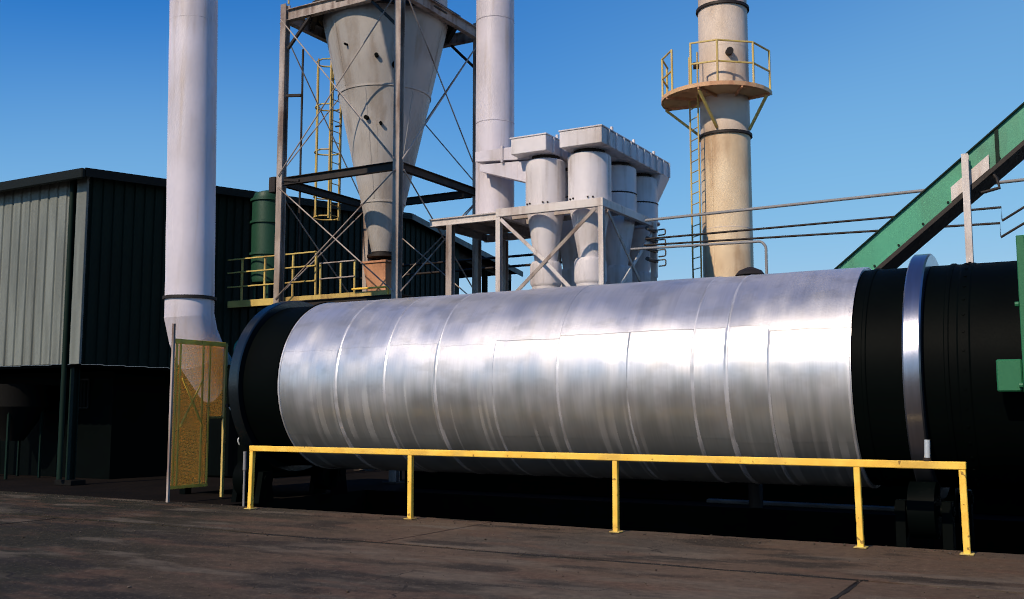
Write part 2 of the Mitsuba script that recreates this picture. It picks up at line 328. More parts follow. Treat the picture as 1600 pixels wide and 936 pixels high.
split = [22, 23, 24, 22, 24.0, 26, 26.5, 26.5, 27, 24]
low_split = [-34, -36, -33, -29, -33, -34, -32, -33, -35, -34]
for i, (a, b) in enumerate(zip(seams[:-1], seams[1:])):
    r = DR_ + [0, 0.004, 0.001, 0.005, 0.007, 0.002, 0.006, 0.001, 0.005, 0.002][i]
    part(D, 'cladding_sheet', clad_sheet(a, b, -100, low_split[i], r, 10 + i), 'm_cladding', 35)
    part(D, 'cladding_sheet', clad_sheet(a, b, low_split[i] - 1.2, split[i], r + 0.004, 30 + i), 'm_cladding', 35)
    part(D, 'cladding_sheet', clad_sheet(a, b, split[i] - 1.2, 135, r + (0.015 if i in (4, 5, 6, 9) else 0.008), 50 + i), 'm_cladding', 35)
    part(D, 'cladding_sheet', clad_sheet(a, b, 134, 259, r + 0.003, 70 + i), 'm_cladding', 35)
for i, x in enumerate(seams[1:-1]):
    w = [0.028, 0.016, 0.022, 0.008, 0.014, 0.006, 0.014, 0.022, 0.008][i]
    h = [0.014, 0.0125, 0.0135, 0.012, 0.0125, 0.012, 0.0125, 0.014, 0.012][i]
    part(D, 'strap', drum_lathe([(DR_ + 0.004, x - w - 0.02), (DR_ + h, x - w * 0.4), (DR_ + h + 0.003, x), (DR_ + h, x + w * 0.4), (DR_ + 0.004, x + w + 0.02)]), 'm_strap', 60)
for x in (-12.6, -2.8):
    part(D, 'edge_trim', drum_lathe([(DR_, x - 0.02), (DR_ + 0.017, x - 0.015), (DR_ + 0.017, x + 0.015), (DR_, x + 0.02)]), 'm_strap', 60)
bolt_pts = [(x, a) for x in (-1.42,) for a in np.arange(-80, 110, 9)]
for x, a in bolt_pts:
    c_, s_ = math.cos(math.radians(a)), math.sin(math.radians(a))
    part(D, 'bolt', tube([x, DY - (DR_ - 0.04) * c_, DZ + (DR_ - 0.04) * s_], [x, DY - (DR_ - 0.005) * c_, DZ + (DR_ - 0.005) * s_], 0.02, 6), 'm_black')
part(D, 'wear_band', drum_lathe([(DR_ - 0.028, -1.50), (DR_ - 0.016, -1.48), (DR_ - 0.016, -1.36), (DR_ - 0.028, -1.34)]), 'm_black', 30)
# trunnion rollers in the pit
for x, pos in ((-2.01, 'under the polished ring at the right'), (-13.62, 'under the black ring at the left end')):
    for sgn, side in ((-1, 'front'), (1, 'rear')):
        a = math.radians(32); rr = 0.36; Rr = (DR_ + (0.145 if x > -5 else 0.10)) + rr + 0.004
        cy, cz = DY + sgn * Rr * math.sin(a), DZ - Rr * math.cos(a)
        k = thing('support_roller', f'dark {side} support roller {pos} of the drum', 'roller', 'rollers carrying the drum')
        part(k, 'wheel', tube([x - 0.16, cy, cz], [x + 0.16, cy, cz], rr, 40), 'm_black', 40)
        part(k, 'shaft', tube([x - 0.36, cy, cz], [x + 0.36, cy, cz], 0.07, 16), 'm_black', 40)
        zb = PIT_Z + 0.004 if x > -13.5 else -0.016
        for d in (-0.28, 0.28):
            part(k, 'bearing_block', hull([[x + d - 0.06, cy - 0.2, zb], [x + d + 0.06, cy - 0.2, zb], [x + d - 0.06, cy + 0.2, zb], [x + d + 0.06, cy + 0.2, zb],
                                           [x + d - 0.06, cy - 0.1, cz + 0.12], [x + d + 0.06, cy - 0.1, cz + 0.12], [x + d - 0.06, cy + 0.1, cz + 0.12], [x + d + 0.06, cy + 0.1, cz + 0.12]]), 'm_black')

# ================================================================ GUARDRAIL
RY = 13.12
G = thing('guardrail', 'long bright yellow guardrail of square tube standing in front of the silver drum', 'guardrail')
part(G, 'top_rail', bar([-12.60, RY, 1.015], [-1.375, RY, 1.015], 0.09, 0.09, 0.008), 'm_yellow', 30)
for x, t in ((-12.555, 0.02), (-9.27, 0.0), (-5.83, 0.0), (-2.61, -0.015), (-1.42, -0.012)):
    part(G, 'post', bar([x - t, RY, 0.0], [x, RY, 0.969], 0.075, 0.075, 0.007, up=(0, 1, 0)), 'm_yellow', 30)
    part(G, 'base_plate', box(x - t - 0.075, x - t + 0.075, RY - 0.075, RY + 0.075, 0.0, 0.014, 0.003), 'm_old_yellow')
k = thing('pipe_stub', 'short pale galvanised pipe stub standing up on the right part of the guardrail', 'pipe')
part(k, 'tube', tube([-1.80, RY, 1.061], [-1.79, RY, 1.31], 0.034, 20), 'm_galv', 40); part(k, 'collar', tube([-1.80, RY, 1.061], [-1.80, RY, 1.10], 0.045, 20), 'm_dark_steel', 40)

# ================================================================ STACK 1 + BREECH + GUARD
SX, SY, SR = -15.32, 14.175, 0.465
LEAN = trimesh.transformations.rotation_matrix(math.radians(1.15), [0.495, -0.869, 0], [SX, SY, 3.8])   # the stack stands a little out of plumb
S = thing('exhaust_stack', 'tall white round stack rising from behind the yellow mesh guard at the left', 'stack')
part(S, 'pipe', lathe([(SR, 3.86), (SR, 22.0)], 72, (SX, SY, 0)).apply_transform(LEAN), 'm_white', 40)
for z in (9.4, 14.5): part(S, 'weld_seam', lathe([(SR, z - 0.012), (SR + 0.006, z), (SR, z + 0.012)], 72, (SX, SY, 0)).apply_transform(LEAN), 'm_white', 60)
part(S, 'flange', lathe([(SR + 0.045, 3.80), (SR + 0.045, 3.855)], 72, (SX, SY, 0)), 'm_dark_steel', 40)
# mitred elbow of three gores, ending in a slanted duct towards the drum end
def gore(c0, n0, c1, n1, r0, r1, n=56):
    """Duct piece between two cut planes."""
    ax = np.subtract(c1, c0); x, y, d = frame(ax, (1, 0, 0)); V = []
    for c, nn, r in ((c0, n0, r0), (c1, n1, r1)):
        nn = np.asarray(nn, float)
        for k in range(n):
            a = 2 * np.pi * k / n; o = r * (math.cos(a) * x + math.sin(a) * y)
            V.append(np.asarray(c) + o - d * ((o @ nn) / (d @ nn)))
    V += [np.asarray(c0), np.asarray(c1)]; f = []
    for k in range(n):
        k2 = (k + 1) % n; f += [[k, k2, k2 + n], [k, k2 + n, k + n], [2 * n, k2, k], [2 * n + 1, n + k, n + k2]]
    m = trimesh.Trimesh(V, f, process=False); trimesh.repair.fix_normals(m); return m
def dirv(deg): return np.array([0, math.sin(math.radians(deg)), -math.cos(math.radians(deg))])
c0 = np.array([SX, SY, 3.80]); c1 = c0 + 0.30 * dirv(0); c2 = c1 + 0.42 * dirv(17); c3 = c2 + 0.42 * dirv(32); c4 = c3 + 1.35 * dirv(42)
part(S, 'elbow', gore(c0, dirv(0), c1, dirv(8.5), SR, SR), 'm_white', 40)
part(S, 'elbow', gore(c1, dirv(8.5), c2, dirv(24.5), SR + 0.004, SR), 'm_white', 40)
part(S, 'elbow', gore(c2, dirv(24.5), c3, dirv(37), SR + 0.004, SR), 'm_white', 40)
part(S, 'duct', gore(c3, dirv(37), c4, dirv(42), SR + 0.004, SR * 0.95), 'm_white', 40)
H = thing('drum_breeching', 'black steel housing closing the left end of the drum behind the mesh guard', 'housing')
part(H, 'body', box(-16.3, -13.90, 14.75, 16.95, 0.35, 2.55, 0.04), 'm_black'); part(H, 'seal_ring', drum_lathe([(1.0, -13.98), (1.32, -13.98), (1.32, -13.86), (1.0, -13.86)], 64), 'm_black', 30)
for x in (-16.1, -14.2):
    for y in (14.95, 16.75): part(H, 'leg', box(x - 0.08, x + 0.08, y - 0.08, y + 0.08, -0.016, 0.346), 'm_black')
M_ = thing('green_motor', 'small green motor sitting on top of the black drum housing', 'motor')
part(M_, 'body', tube([-15.05, 15.35, 2.86], [-14.45, 15.35, 2.86], 0.24, 28), 'm_green', 40)
for i in range(7): part(M_, 'fin', ring_plate((0, 0), 0.238, 0.27, 0, 0.018, 0, 360, 28).apply_transform(trimesh.transformations.rotation_matrix(math.pi / 2, [0, 1, 0])).apply_translation([-14.98 + 0.08 * i, 15.35, 2.86]), 'm_green')
part(M_, 'foot', box(-14.95, -14.55, 15.15, 15.55, 2.552, 2.64), 'm_green')

GX = -14.74
K = thing('mesh_guard', 'tall yellow frame guard with expanded metal mesh in front of the stack duct', 'guard')
y0, y1, ym = 13.34, 14.60, 14.18
part(K, 'post', bar([GX, y0 - 0.06, 0.0], [GX, y0 - 0.06, 3.25], 0.05, 0.05, up=(0, 1, 0)), 'm_steelwork', label='grey green rear post standing taller than the frame')
part(K, 'post', bar([GX, y1, 0.0], [GX, y1, 2.95], 0.055, 0.055, up=(0, 1, 0)), 'm_old_yellow')
part(K, 'top_bar', bar([GX, y0 - 0.03, 2.93], [GX, y1 - 0.028, 2.93], 0.06, 0.09), 'm_yellow')
part(K, 'bottom_bar', bar([GX, y0 - 0.03, 0.26], [GX, ym + 0.03, 0.26], 0.05, 0.06), 'm_yellow')
part(K, 'middle_bar', bar([GX, ym, 1.52], [GX, y1 - 0.03, 1.52], 0.035, 0.035), 'm_old_yellow')
for y in (y0 + 0.02, y0 + 0.11, ym - 0.17, ym):
    part(K, 'upright', bar([GX + 0.012, y, 0.292], [GX + 0.012, y, 2.883], 0.03, 0.035, up=(0, 1, 0)), 'm_yellow')
part(K, 'brace', bar([GX + 0.045, y0 + 0.12, 1.35], [GX + 0.045, ym - 0.18, 2.25], 0.02, 0.032), 'm_yellow')
part(K, 'brace', bar([GX + 0.068, y0 + 0.12, 2.25], [GX + 0.068, ym - 0.18, 1.35], 0.02, 0.032), 'm_yellow')
strands = []
def strand_panel(ya, yb, za, zb, pitch, w, x):
    for sg in (1, -1):
        slope = 1.75 * sg; n = int((yb - ya + (zb - za) / 1.75) / pitch) + 1
        for i in range(n + 1):
            yb0 = (ya - (zb - za) / 1.75 if sg > 0 else ya) + i * pitch
            t = []
            for z in (za, zb): t.append((yb0 + (z - za) / slope, z))
            (a, z_a), (b, z_b) = t
            if a > b: (a, z_a), (b, z_b) = (b, z_b), (a, z_a)
            if b <= ya or a >= yb: continue
            if a < ya: z_a += (ya - a) * slope; a = ya
            if b > yb: z_b -= (b - yb) * slope; b = yb
            if abs(z_b - z_a) < 0.02: continue
            strands.append(bar([x + 0.003 * sg, a, z_a], [x + 0.003 * sg, b, z_b], 0.005, w, 0, up=(0, 1, 0)))
strand_panel(y0, ym, 0.29, 2.885, 0.028, 0.004, GX - 0.03)
strand_panel(ym + 0.016, y1 - 0.03, 1.54, 2.885, 0.028, 0.004, GX - 0.03)
part(K, 'wire_mesh', cat(strands), 'm_mesh', stuff=True)
ho = thing('cable_loop', 'thin pale hose hanging in a loop beside the mesh guard', 'hose')
part(ho, 'hose', path_tube([[-14.66, 14.62, 1.75], [-14.55, 14.7, 1.55], [-14.45, 14.85, 1.25], [-14.4, 14.9, 1.02], [-14.45, 14.78, 0.95], [-14.5, 14.72, 1.1], [-14.46, 14.85, 1.2], [-14.36, 14.93, 0.97]], 0.016, 8, 0.1), 'm_galv', True)
part(ho, 'clamp', box(-14.70, -14.63, 14.58, 14.66, 1.72, 1.78, 0.004), 'm_dark_steel')
solo('small_pipe', tube([-13.05, 13.6, 0.62], [-13.05, 13.6, 0.94], 0.03, 12).union(tube([-13.05, 13.6, -0.02], [-13.05, 13.6, 0.64], 0.022, 12)) if False else cat([tube([-13.05, 13.45, 0.62], [-13.05, 13.45, 0.94], 0.03, 12), tube([-13.05, 13.45, -0.005], [-13.05, 13.45, 0.62], 0.02, 12)]), 'm_pipe', 'thin upright pipe at the left end of the guardrail', 'pipe', 40)

# ================================================================ BUILDING
BX, BY0, BY1, BZ0, EAVE = -19.80, 15.16, 31.0, 2.70, 7.05
RIDGE_Y, RIDGE_Z, FAR_Y, FAR_Z = 27.6, 8.12, 35.2, 7.05
BL = -31.0
def roof_z(y): return EAVE + (RIDGE_Z - EAVE) * (y - BY0) / (RIDGE_Y - BY0) if y < RIDGE_Y else RIDGE_Z + (FAR_Z - RIDGE_Z) * (y - RIDGE_Y) / (FAR_Y - RIDGE_Y)
B = thing('process_building', 'large dark green metal clad building raised on posts with pale ribbed side at the left', 'building')
wl = part(B, 'side_wall', box(BL, BX - 0.06, BY0 + 0.06, BY0 + 0.14, BZ0, EAVE), 'm_dark_green')
pitch = 0.335; x = -20.46
while x - pitch > BL:
    w = pitch
    prof = [(-w + 0.006, 0.0), (-w + 0.02, -0.045), (-0.075, -0.045), (-0.055, -0.012), (-0.02, -0.012), (-0.006, 0.0)]
    pts_lo = np.array([[x + a, BY0 + 0.055 + b, BZ0 + 0.005] for a, b in prof]); pts_hi = pts_lo.copy(); pts_hi[:, 2] = EAVE - 0.02
    n = len(prof); V = np.vstack([pts_lo, pts_hi]); f = []
    for i in range(n):
        j = (i + 1) % n; f += [[i, j, j + n], [i, j + n, i + n]]
    for i in range(1, n - 1): f += [[0, i + 1, i], [n, n + i, n + i + 1]]
    m = trimesh.Trimesh(V, f, process=False); trimesh.repair.fix_normals(m)
    part(wl, 'panel', m, random.choice(['m_sheet', 'm_sheet', 'm_sheet_dull'])); x -= pitch
part(B, 'corner_trim', box(-20.14, BX, BY0 - 0.01, BY0 + 0.058, BZ0 - 0.01, EAVE - 0.02, 0.008), 'm_sheet', label='pale flat corner strip')
part(B, 'downpipe', tube([-20.30, BY0 - 0.0, 0.12], [-20.30, BY0 - 0.0, EAVE - 0.05], 0.06, 14), 'm_dark_green', 40)
gw = part(B, 'gable_wall', (lambda V: trimesh.Trimesh(V).convex_hull)(np.array([[xx, y, z] for xx in (BX - 0.14, BX - 0.06) for y, z in ((BY0 + 0.15, BZ0), (BY1, BZ0), (BY0 + 0.15, roof_z(BY0 + 0.15) - 0.05), (RIDGE_Y, RIDGE_Z - 0.05), (BY1, roof_z(BY1) - 0.05))])), 'm_dark_green')
y = BY0 + 0.16
while y + 0.30 < BY1:
    prof = [(0.006, 0.0), (0.02, 0.04), (0.20, 0.04), (0.225, 0.008), (0.294, 0.008), (0.294, 0.0)]
    lo = np.array([[BX - 0.058 + b, y + a, BZ0 + 0.004] for a, b in prof]); hi = lo.copy(); hi[:, 2] = [roof_z(v) - 0.06 for v in lo[:, 1]]
    n = 6; V = np.vstack([lo, hi]); f = []
    for i in range(n):
        j = (i + 1) % n; f += [[i, j, j + n], [i, j + n, i + n]]
    for i in range(1, n - 1): f += [[0, i + 1, i], [n, n + i, n + i + 1]]
    m = trimesh.Trimesh(V, f, process=False); trimesh.repair.fix_normals(m)
    part(gw, 'panel', m, 'm_dark_green'); y += 0.30
ov = 0.22
def slope_slab(ya, yb, lift, th, xa, xb):
    V = [[xx, y, roof_z(min(max(y, BY0), FAR_Y)) + (0 if BY0 <= y else (y - BY0) * 0.085) + lift + t] for xx in (xa, xb) for y in (ya, yb) for t in (0, th)]
    return hull(V)
rf = part(B, 'roof', slope_slab(BY0 - ov, RIDGE_Y - 0.001, 0.0, 0.06, BL, BX + ov), 'm_roof')
part(B, 'roof', slope_slab(RIDGE_Y + 0.001, FAR_Y, 0.0, 0.06, BL, BX + ov), 'm_roof')
part(rf, 'fascia', slope_slab(BY0 - ov - 0.03, RIDGE_Y - 0.01, -0.13, 0.20, BX + ov + 0.002, BX + ov + 0.04), 'm_roof')
part(rf, 'fascia', slope_slab(RIDGE_Y + 0.01, FAR_Y, -0.13, 0.20, BX + ov + 0.002, BX + ov + 0.04), 'm_sheet_dull', label='pale trim on the far roof edge')
part(rf, 'gutter', box(BL, BX + ov + 0.035, BY0 - ov - 0.13, BY0 - ov - 0.032, EAVE - 0.20, EAVE + 0.03, 0.02), 'm_roof')
part(B, 'far_wall', box(BL, BX - 0.15, BY1 - 0.1, BY1, 0, FAR_Z + 0.4), 'm_dark_green')
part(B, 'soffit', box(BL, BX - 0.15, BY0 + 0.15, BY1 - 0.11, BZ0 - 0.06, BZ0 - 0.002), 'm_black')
part(B, 'lower_wall', box(BL, BX - 1.3, BY0 + 2.0, BY1 - 0.11, -0.018, BZ0 - 0.062), 'm_black')  # back wall coloured black in place of shade below the soffit
for xx, yy in ((-20.3, 15.45), (-25.0, 15.45), (-29.8, 15.45), (-19.9, 21.0), (-19.9, 26.0), (-19.9, 30.7)):
    part(B, 'column', hbeam([xx, yy, 0.10], [xx, yy, BZ0 - 0.062], 0.14, 0.16, up=(0, 1, 0)), 'm_dark_green')
    part(B, 'footing', box(xx - 0.28, xx + 0.28, yy - 0.2, yy + 0.2, -0.02, 0.10, 0.01), 'm_shade_grey')
for yy in (33.2, 35.0):
    part(B, 'canopy_post', hbeam([BX - 0.3, yy, 0.0], [BX - 0.3, yy, roof_z(yy) - 0.002], 0.16, 0.16, up=(0, 1, 0)), 'm_dark_green')
part(B, 'canopy_beam', hull([[BX - xx, y, roof_z(y) - t] for xx in (0.22, 0.38) for y, t in ((BY1 + 0.01, 0.45), (BY1 + 0.01, 0.01), (FAR_Y - 0.1, 0.3), (FAR_Y - 0.1, 0.01))]), 'm_dark_steel')
hp = thing('grey_hopper', 'round hopper coloured almost black for the shade under the raised building at the left edge', 'hopper')
part(hp, 'bowl', lathe([(0.25, 0.9), (0.8, 1.75), (0.82, 2.3)], 40, (-23.75, 16.35, 0)), 'm_shade_grey', 30)
for a in (0.6, 2.2, 3.8, 5.4):
    part(hp, 'leg', bar([-23.75 + 0.75 * math.cos(a), 16.35 + 0.6 * math.sin(a), -0.016], [-23.75 + 0.75 * math.cos(a), 16.35 + 0.6 * math.sin(a), 1.9], 0.06, 0.06, up=(0, 1, 0)), 'm_dark_green')
lv = thing('slatted_vent', 'small slatted vent coloured almost black for shade on the dark wall under the raised building', 'vent')
part(lv, 'frame', box(-22.55, -21.95, BY0 + 1.94, BY0 + 1.998, 1.70, 2.45, 0.006), 'm_dark_steel')
for i in range(5): part(lv, 'slat', box(-22.52 + i * 0.115, -22.44 + i * 0.115, BY0 + 1.88, BY0 + 1.938, 1.74, 2.41, 0.006), 'm_shade_grey')

# ================================================================ TOWER + CYCLONE
TX0, TX1, TY0, TY1, TZ = -17.92, -14.24, 19.50, 23.10, 11.95
TW = thing('support_tower', 'tall open steel tower with cross bracing around the big grey cone', 'tower')
LEGS = [(TX0, TY0), (TX1, TY0), (TX0, TY1), (TX1, TY1)]
for lx, ly in LEGS:
    g = part(TW, 'leg', hbeam([lx, ly, 0.02], [lx, ly, TZ + 0.25], 0.18, 0.18, 0.018, up=(0, 1, 0)), 'm_steelwork')
    part(g, 'base_plate', box(lx - 0.2, lx + 0.2, ly - 0.2, ly + 0.2, -0.018, 0.018, 0.004), 'm_dark_steel')
def perimeter(z, w, h, m, name='beam'):
    for (a, b) in (((TX0 + 0.11, TY0), (TX1 - 0.11, TY0)), ((TX0 + 0.11, TY1), (TX1 - 0.11, TY1)), ((TX0, TY0 + 0.11), (TX0, TY1 - 0.11)), ((TX1, TY0 + 0.11), (TX1, TY1 - 0.11))):
        part(TW, name, hbeam([*a, z], [*b, z], w, h, 0.016), m)
perimeter(7.48, 0.14, 0.20, 'm_dark_steel'); perimeter(4.28, 0.14, 0.20, 'm_dark_steel'); perimeter(TZ - 0.06, 0.16, 0.30, 'm_steelwork')
CX, CY = -15.98, 21.25
for sx, sy, cx, cy in ((1, 1, TX0, TY0), (-1, 1, TX1, TY0), (1, -1, TX0, TY1), (-1, -1, TX1, TY1)):
    part(TW, 'corner_beam', hbeam([cx + sx * 0.95, cy + sy * 0.09, TZ - 0.05], [cx + sx * 0.09, cy + sy * 0.95, TZ - 0.05], 0.12, 0.22, 0.014), 'm_dark_steel')
    part(TW, 'knee_brace', bar([cx + sx * 0.12, cy, TZ - 0.95], [cx + sx * 0.85, cy, TZ - 0.22], 0.07, 0.07), 'm_dark_steel')
# deck with clipped corners and a hole for the cyclone
from shapely.geometry import Polygon, Point
q = 0.95
deck = Polygon([(TX0 + q, TY0 - .05), (TX1 - q, TY0 - .05), (TX1 + .05, TY0 + q), (TX1 + .05, TY1 - q), (TX1 - q, TY1 + .05), (TX0 + q, TY1 + .05), (TX0 - .05, TY1 - q), (TX0 - .05, TY0 + q)]).difference(Point(CX, CY).buffer(1.66, 40))
part(TW, 'deck', trimesh.creation.extrude_polygon(deck, 0.04, engine='earcut').apply_translation([0, 0, TZ + 0.10]), 'm_dark_steel')
def rods(z0, z1, r=0.017):
    for (a, b), off in ((((TX0, TY0), (TX1, TY0)), (0, -0.125, 0)), (((TX1, TY0), (TX1, TY1)), (0.125, 0, 0)), (((TX0, TY1), (TX1, TY1)), (0, 0.125, 0)), (((TX0, TY0), (TX0, TY1)), (-0.125, 0, 0))):
        A, Bq, o = np.array([*a, 0.0]), np.array([*b, 0.0]), np.array(off)
        part(TW, 'rod', tube(A + o + [0, 0, z0], Bq + o + [0, 0, z1], r, 8), 'm_steelwork', 40)
        part(TW, 'rod', tube(A + o * 1.4 + [0, 0, z1], Bq + o * 1.4 + [0, 0, z0], r, 8), 'm_steelwork', 40)
rods(7.62, 11.75); rods(4.45, 7.35); rods(0.3, 4.15)
for z in (9.72, 7.5):
    part(TW, 'bracket', bar([TX0 + 0.11, TY0 - 0.02, z + 0.02], [TX0 + 0.62, TY0 - 0.02, z - 0.05], 0.06, 0.07), 'm_dark_steel')
part(TW, 'junction_box', box(TX0 - 0.32, TX0 - 0.11, TY0 - 0.12, TY0 + 0.10, 7.22, 7.62, 0.01), 'm_dark_steel')
# handrail stubs above the deck
for lx, ly in LEGS[:3]:
    part(TW, 'handrail_post', tube([lx + 0.1 * (1 if lx < -16 else -1), ly, TZ + 0.26], [lx + 0.1 * (1 if lx < -16 else -1), ly, TZ + 1.3], 0.025, 8), 'm_old_yellow', 40)
for z in (0.75, 1.28):
    part(TW, 'handrail', tube([TX0 + 0.1, TY0, TZ + z], [TX1 - 0.1, TY0, TZ + z], 0.022, 8), 'm_old_yellow', 40)
    part(TW, 'handrail', tube([TX0 + 0.1, TY0 + 0.05, TZ + z], [TX0 + 0.1, TY1, TZ + z], 0.022, 8), 'm_old_yellow', 40)

CN = thing('cyclone_separator', 'big grey steel cone of the cyclone hanging inside the braced tower', 'cyclone')
r_at = lambda z: 0.285 + (z - 5.74) * 0.2235
part(CN, 'barrel', lathe([(1.64, 12.06), (1.64, 15.2)], 96, (CX, CY, 0)), 'm_cone', 30)
part(CN, 'cone', lathe([(r_at(9.88), 9.88), (r_at(11.85), 11.85), (1.63, 12.06)], 96, (CX, CY, 0)), 'm_cone', 30)
part(CN, 'cone', lathe([(r_at(7.0), 7.0), (r_at(9.86), 9.86)], 96, (CX, CY, 0)), 'm_cone', 30)
part(CN, 'cone', lathe([(r_at(5.74), 5.74), (r_at(6.98), 6.98)], 96, (CX, CY, 0)), 'm_cone', 30)
for z, w in ((9.87, 0.035), (7.0, 0.03)): part(CN, 'seam_band', lathe([(r_at(z) - 0.01, z - w), (r_at(z) + 0.018, z - w + 0.01), (r_at(z) + 0.022, z + w - 0.01), (r_at(z), z + w)], 96, (CX, CY, 0)), 'm_cone', 30)
part(CN, 'support_ring', ring_plate((CX, CY), 1.6, 1.78, 11.93, 11.97), 'm_dark_steel')
part(CN, 'outlet_flange', lathe([(0.40, 5.60), (0.40, 5.66)], 40, (CX, CY, 0)), 'm_dark_steel', 40); part(CN, 'outlet_neck', lathe([(0.28, 5.66), (0.285, 5.745)], 40, (CX, CY, 0)), 'm_dark_steel', 40)
def on_cone(az, z, out=0.0):
    a = math.radians(az); r = r_at(z) + out; return np.array([CX + r * math.cos(a), CY + r * math.sin(a), z])
for az, z, rr in ((-42, 10.35, 0.09), (-62, 10.55, 0.05), (-78, 9.05, 0.055), (-95, 10.9, 0.03), (-58, 8.9, 0.04)):
    part(CN, 'port', tube(on_cone(az, z, -0.05), on_cone(az, z, 0.10), rr, 16), 'm_black', 40)
for az in (-108, -45, 15, 80, 170):   # weld laps that run up the cone
    part(CN, 'weld_lap', bar(on_cone(az, 9.95, 0.003), on_cone(az, 11.8, 0.003), 0.05, 0.016, 0.003, up=[math.cos(math.radians(az)), math.sin(math.radians(az)), 0]), 'm_cone')
    part(CN, 'weld_lap', bar(on_cone(az + 30, 7.05, 0.003), on_cone(az + 30, 9.80, 0.003), 0.05, 0.016, 0.003, up=[math.cos(math.radians(az + 30)), math.sin(math.radians(az + 30)), 0]), 'm_cone')
part(CN, 'patch_plate', hull([on_cone(az, z, o) for az in (-82, -64) for z in (8.0, 8.95) for o in (-0.05, 0.006)]), 'm_cone')

CH = thing('discharge_chute', 'rusty orange tapered chute below the tip of the grey cone', 'chute')
t0, b0 = 0.36, 0.24
part(CH, 'hopper', hull([[CX + sx * t0, CY + sy * t0, 5.42] for sx in (-1, 1) for sy in (-1, 1)] + [[CX + 0.06 + sx * b0, CY + sy * b0, 4.30] for sx in (-1, 1) for sy in (-1, 1)]), 'm_rust')
part(CH, 'rim', box(CX - 0.40, CX + 0.40, CY - 0.40, CY + 0.40, 5.424, 5.48, 0.006), 'm_rust'); part(CH, 'valve', tube([CX - 0.42, CY, 5.535], [CX + 0.42, CY, 5.535], 0.05, 12), 'm_dark_steel', 40)
part(CH, 'spout', box(CX - 0.17, CX + 0.29, CY - 0.23, CY + 0.23, 3.2, 4.296), 'm_rust')

LD = thing('caged_ladder', 'yellow ladder with cage hoops on the left side of the steel tower', 'ladder')
lx, ly = -18.25, 22.0
for d in (-0.22, 0.22): part(LD, 'stile', bar([lx, ly + d, 6.95], [lx, ly + d, 12.9], 0.05, 0.065, up=(0, 1, 0)), 'm_old_yellow')
for z in np.arange(7.05, 12.9, 0.3): part(LD, 'rung', tube([lx, ly - 0.2, z], [lx, ly + 0.2, z], 0.013, 6), 'm_old_yellow')
for z in (7.02, 7.62, 8.9, 10.2, 11.5):
    hoop = [[lx, ly - 0.25, z]] + [[lx - 0.05 - 0.62 * math.sin(math.radians(a)), ly - 0.36 * math.cos(math.radians(a)), z] for a in np.arange(15, 170, 15)] + [[lx, ly + 0.25, z]]
    part(LD, 'cage_hoop', path_tube(hoop, 0.022, 6), 'm_old_yellow', True)
for a in (30, 90, 150):
    part(LD, 'cage_strip', bar([lx - 0.07 - 0.62 * math.sin(math.radians(a)), ly - 0.37 * math.cos(math.radians(a)), 7.0], [lx - 0.07 - 0.62 * math.sin(math.radians(a)), ly - 0.37 * math.cos(math.radians(a)), 11.55], 0.03, 0.045, up=(0, 1, 0)), 'm_old_yellow')
for z in (7.5, 9.6, 11.7): part(LD, 'standoff', bar([lx, ly, z], [TX0 - 0.11, ly, z], 0.04, 0.04), 'm_dark_steel')
solo('riser_pipe', path_tube([[-18.62, 21.0, 0.0], [-18.62, 21.0, 11.6]], 0.03, 10), 'm_dark_steel', 'thin dark pipe rising beside the tower ladder', 'pipe', 40)

# ================================================================ WALKWAY
WK = thing('walkway', 'narrow raised walkway with yellow railing behind the left end of the drum', 'walkway')
WY, WZ = 19.68, 4.46
part(WK, 'deck', box(-20.0, -14.5, WY, WY + 0.85, WZ - 0.05, WZ), 'm_dark_steel'); part(WK, 'edge_beam', box(-20.05, -14.45, WY - 0.045, WY - 0.003, WZ - 0.12, WZ + 0.06, 0.006), 'm_old_yellow')
for x in (-20.0, -19.35, -18.55, -17.6, -16.85): part(WK, 'rail_post', bar([x, WY - 0.02, WZ + 0.062], [x, WY - 0.02, WZ + 1.17], 0.05, 0.05, up=(0, 1, 0)), 'm_old_yellow')
for z in (0.42, 0.80, 1.15): part(WK, 'rail', bar([-20.0, WY - 0.065, WZ + z], [-16.83, WY - 0.065, WZ + z], 0.035, 0.035), 'm_old_yellow')
for x in (-16.7, -16.05, -15.62): part(WK, 'rail_post', bar([x, WY - 0.02, WZ + 0.062], [x, WY - 0.02, WZ + 0.86], 0.045, 0.045, up=(0, 1, 0)), 'm_old_yellow')
for z in (0.45, 0.84): part(WK, 'rail', bar([-16.7, WY - 0.06, WZ + z], [-15.60, WY - 0.06, WZ + z], 0.03, 0.03), 'm_steelwork')
part(WK, 'end_rail', path_tube([[-15.6, WY - 0.14, WZ + 0.12], [-14.52, WY - 0.14, WZ + 0.12], [-14.52, WY - 0.14, WZ - 0.5]], 0.026, 8), 'm_yellow', True)
for x in (-19.9, -18.2, -14.7): part(WK, 'support', hbeam([x, WY + 0.6, -0.016], [x, WY + 0.6, WZ - 0.052], 0.14, 0.14, up=(0, 1, 0)), 'm_dark_steel')

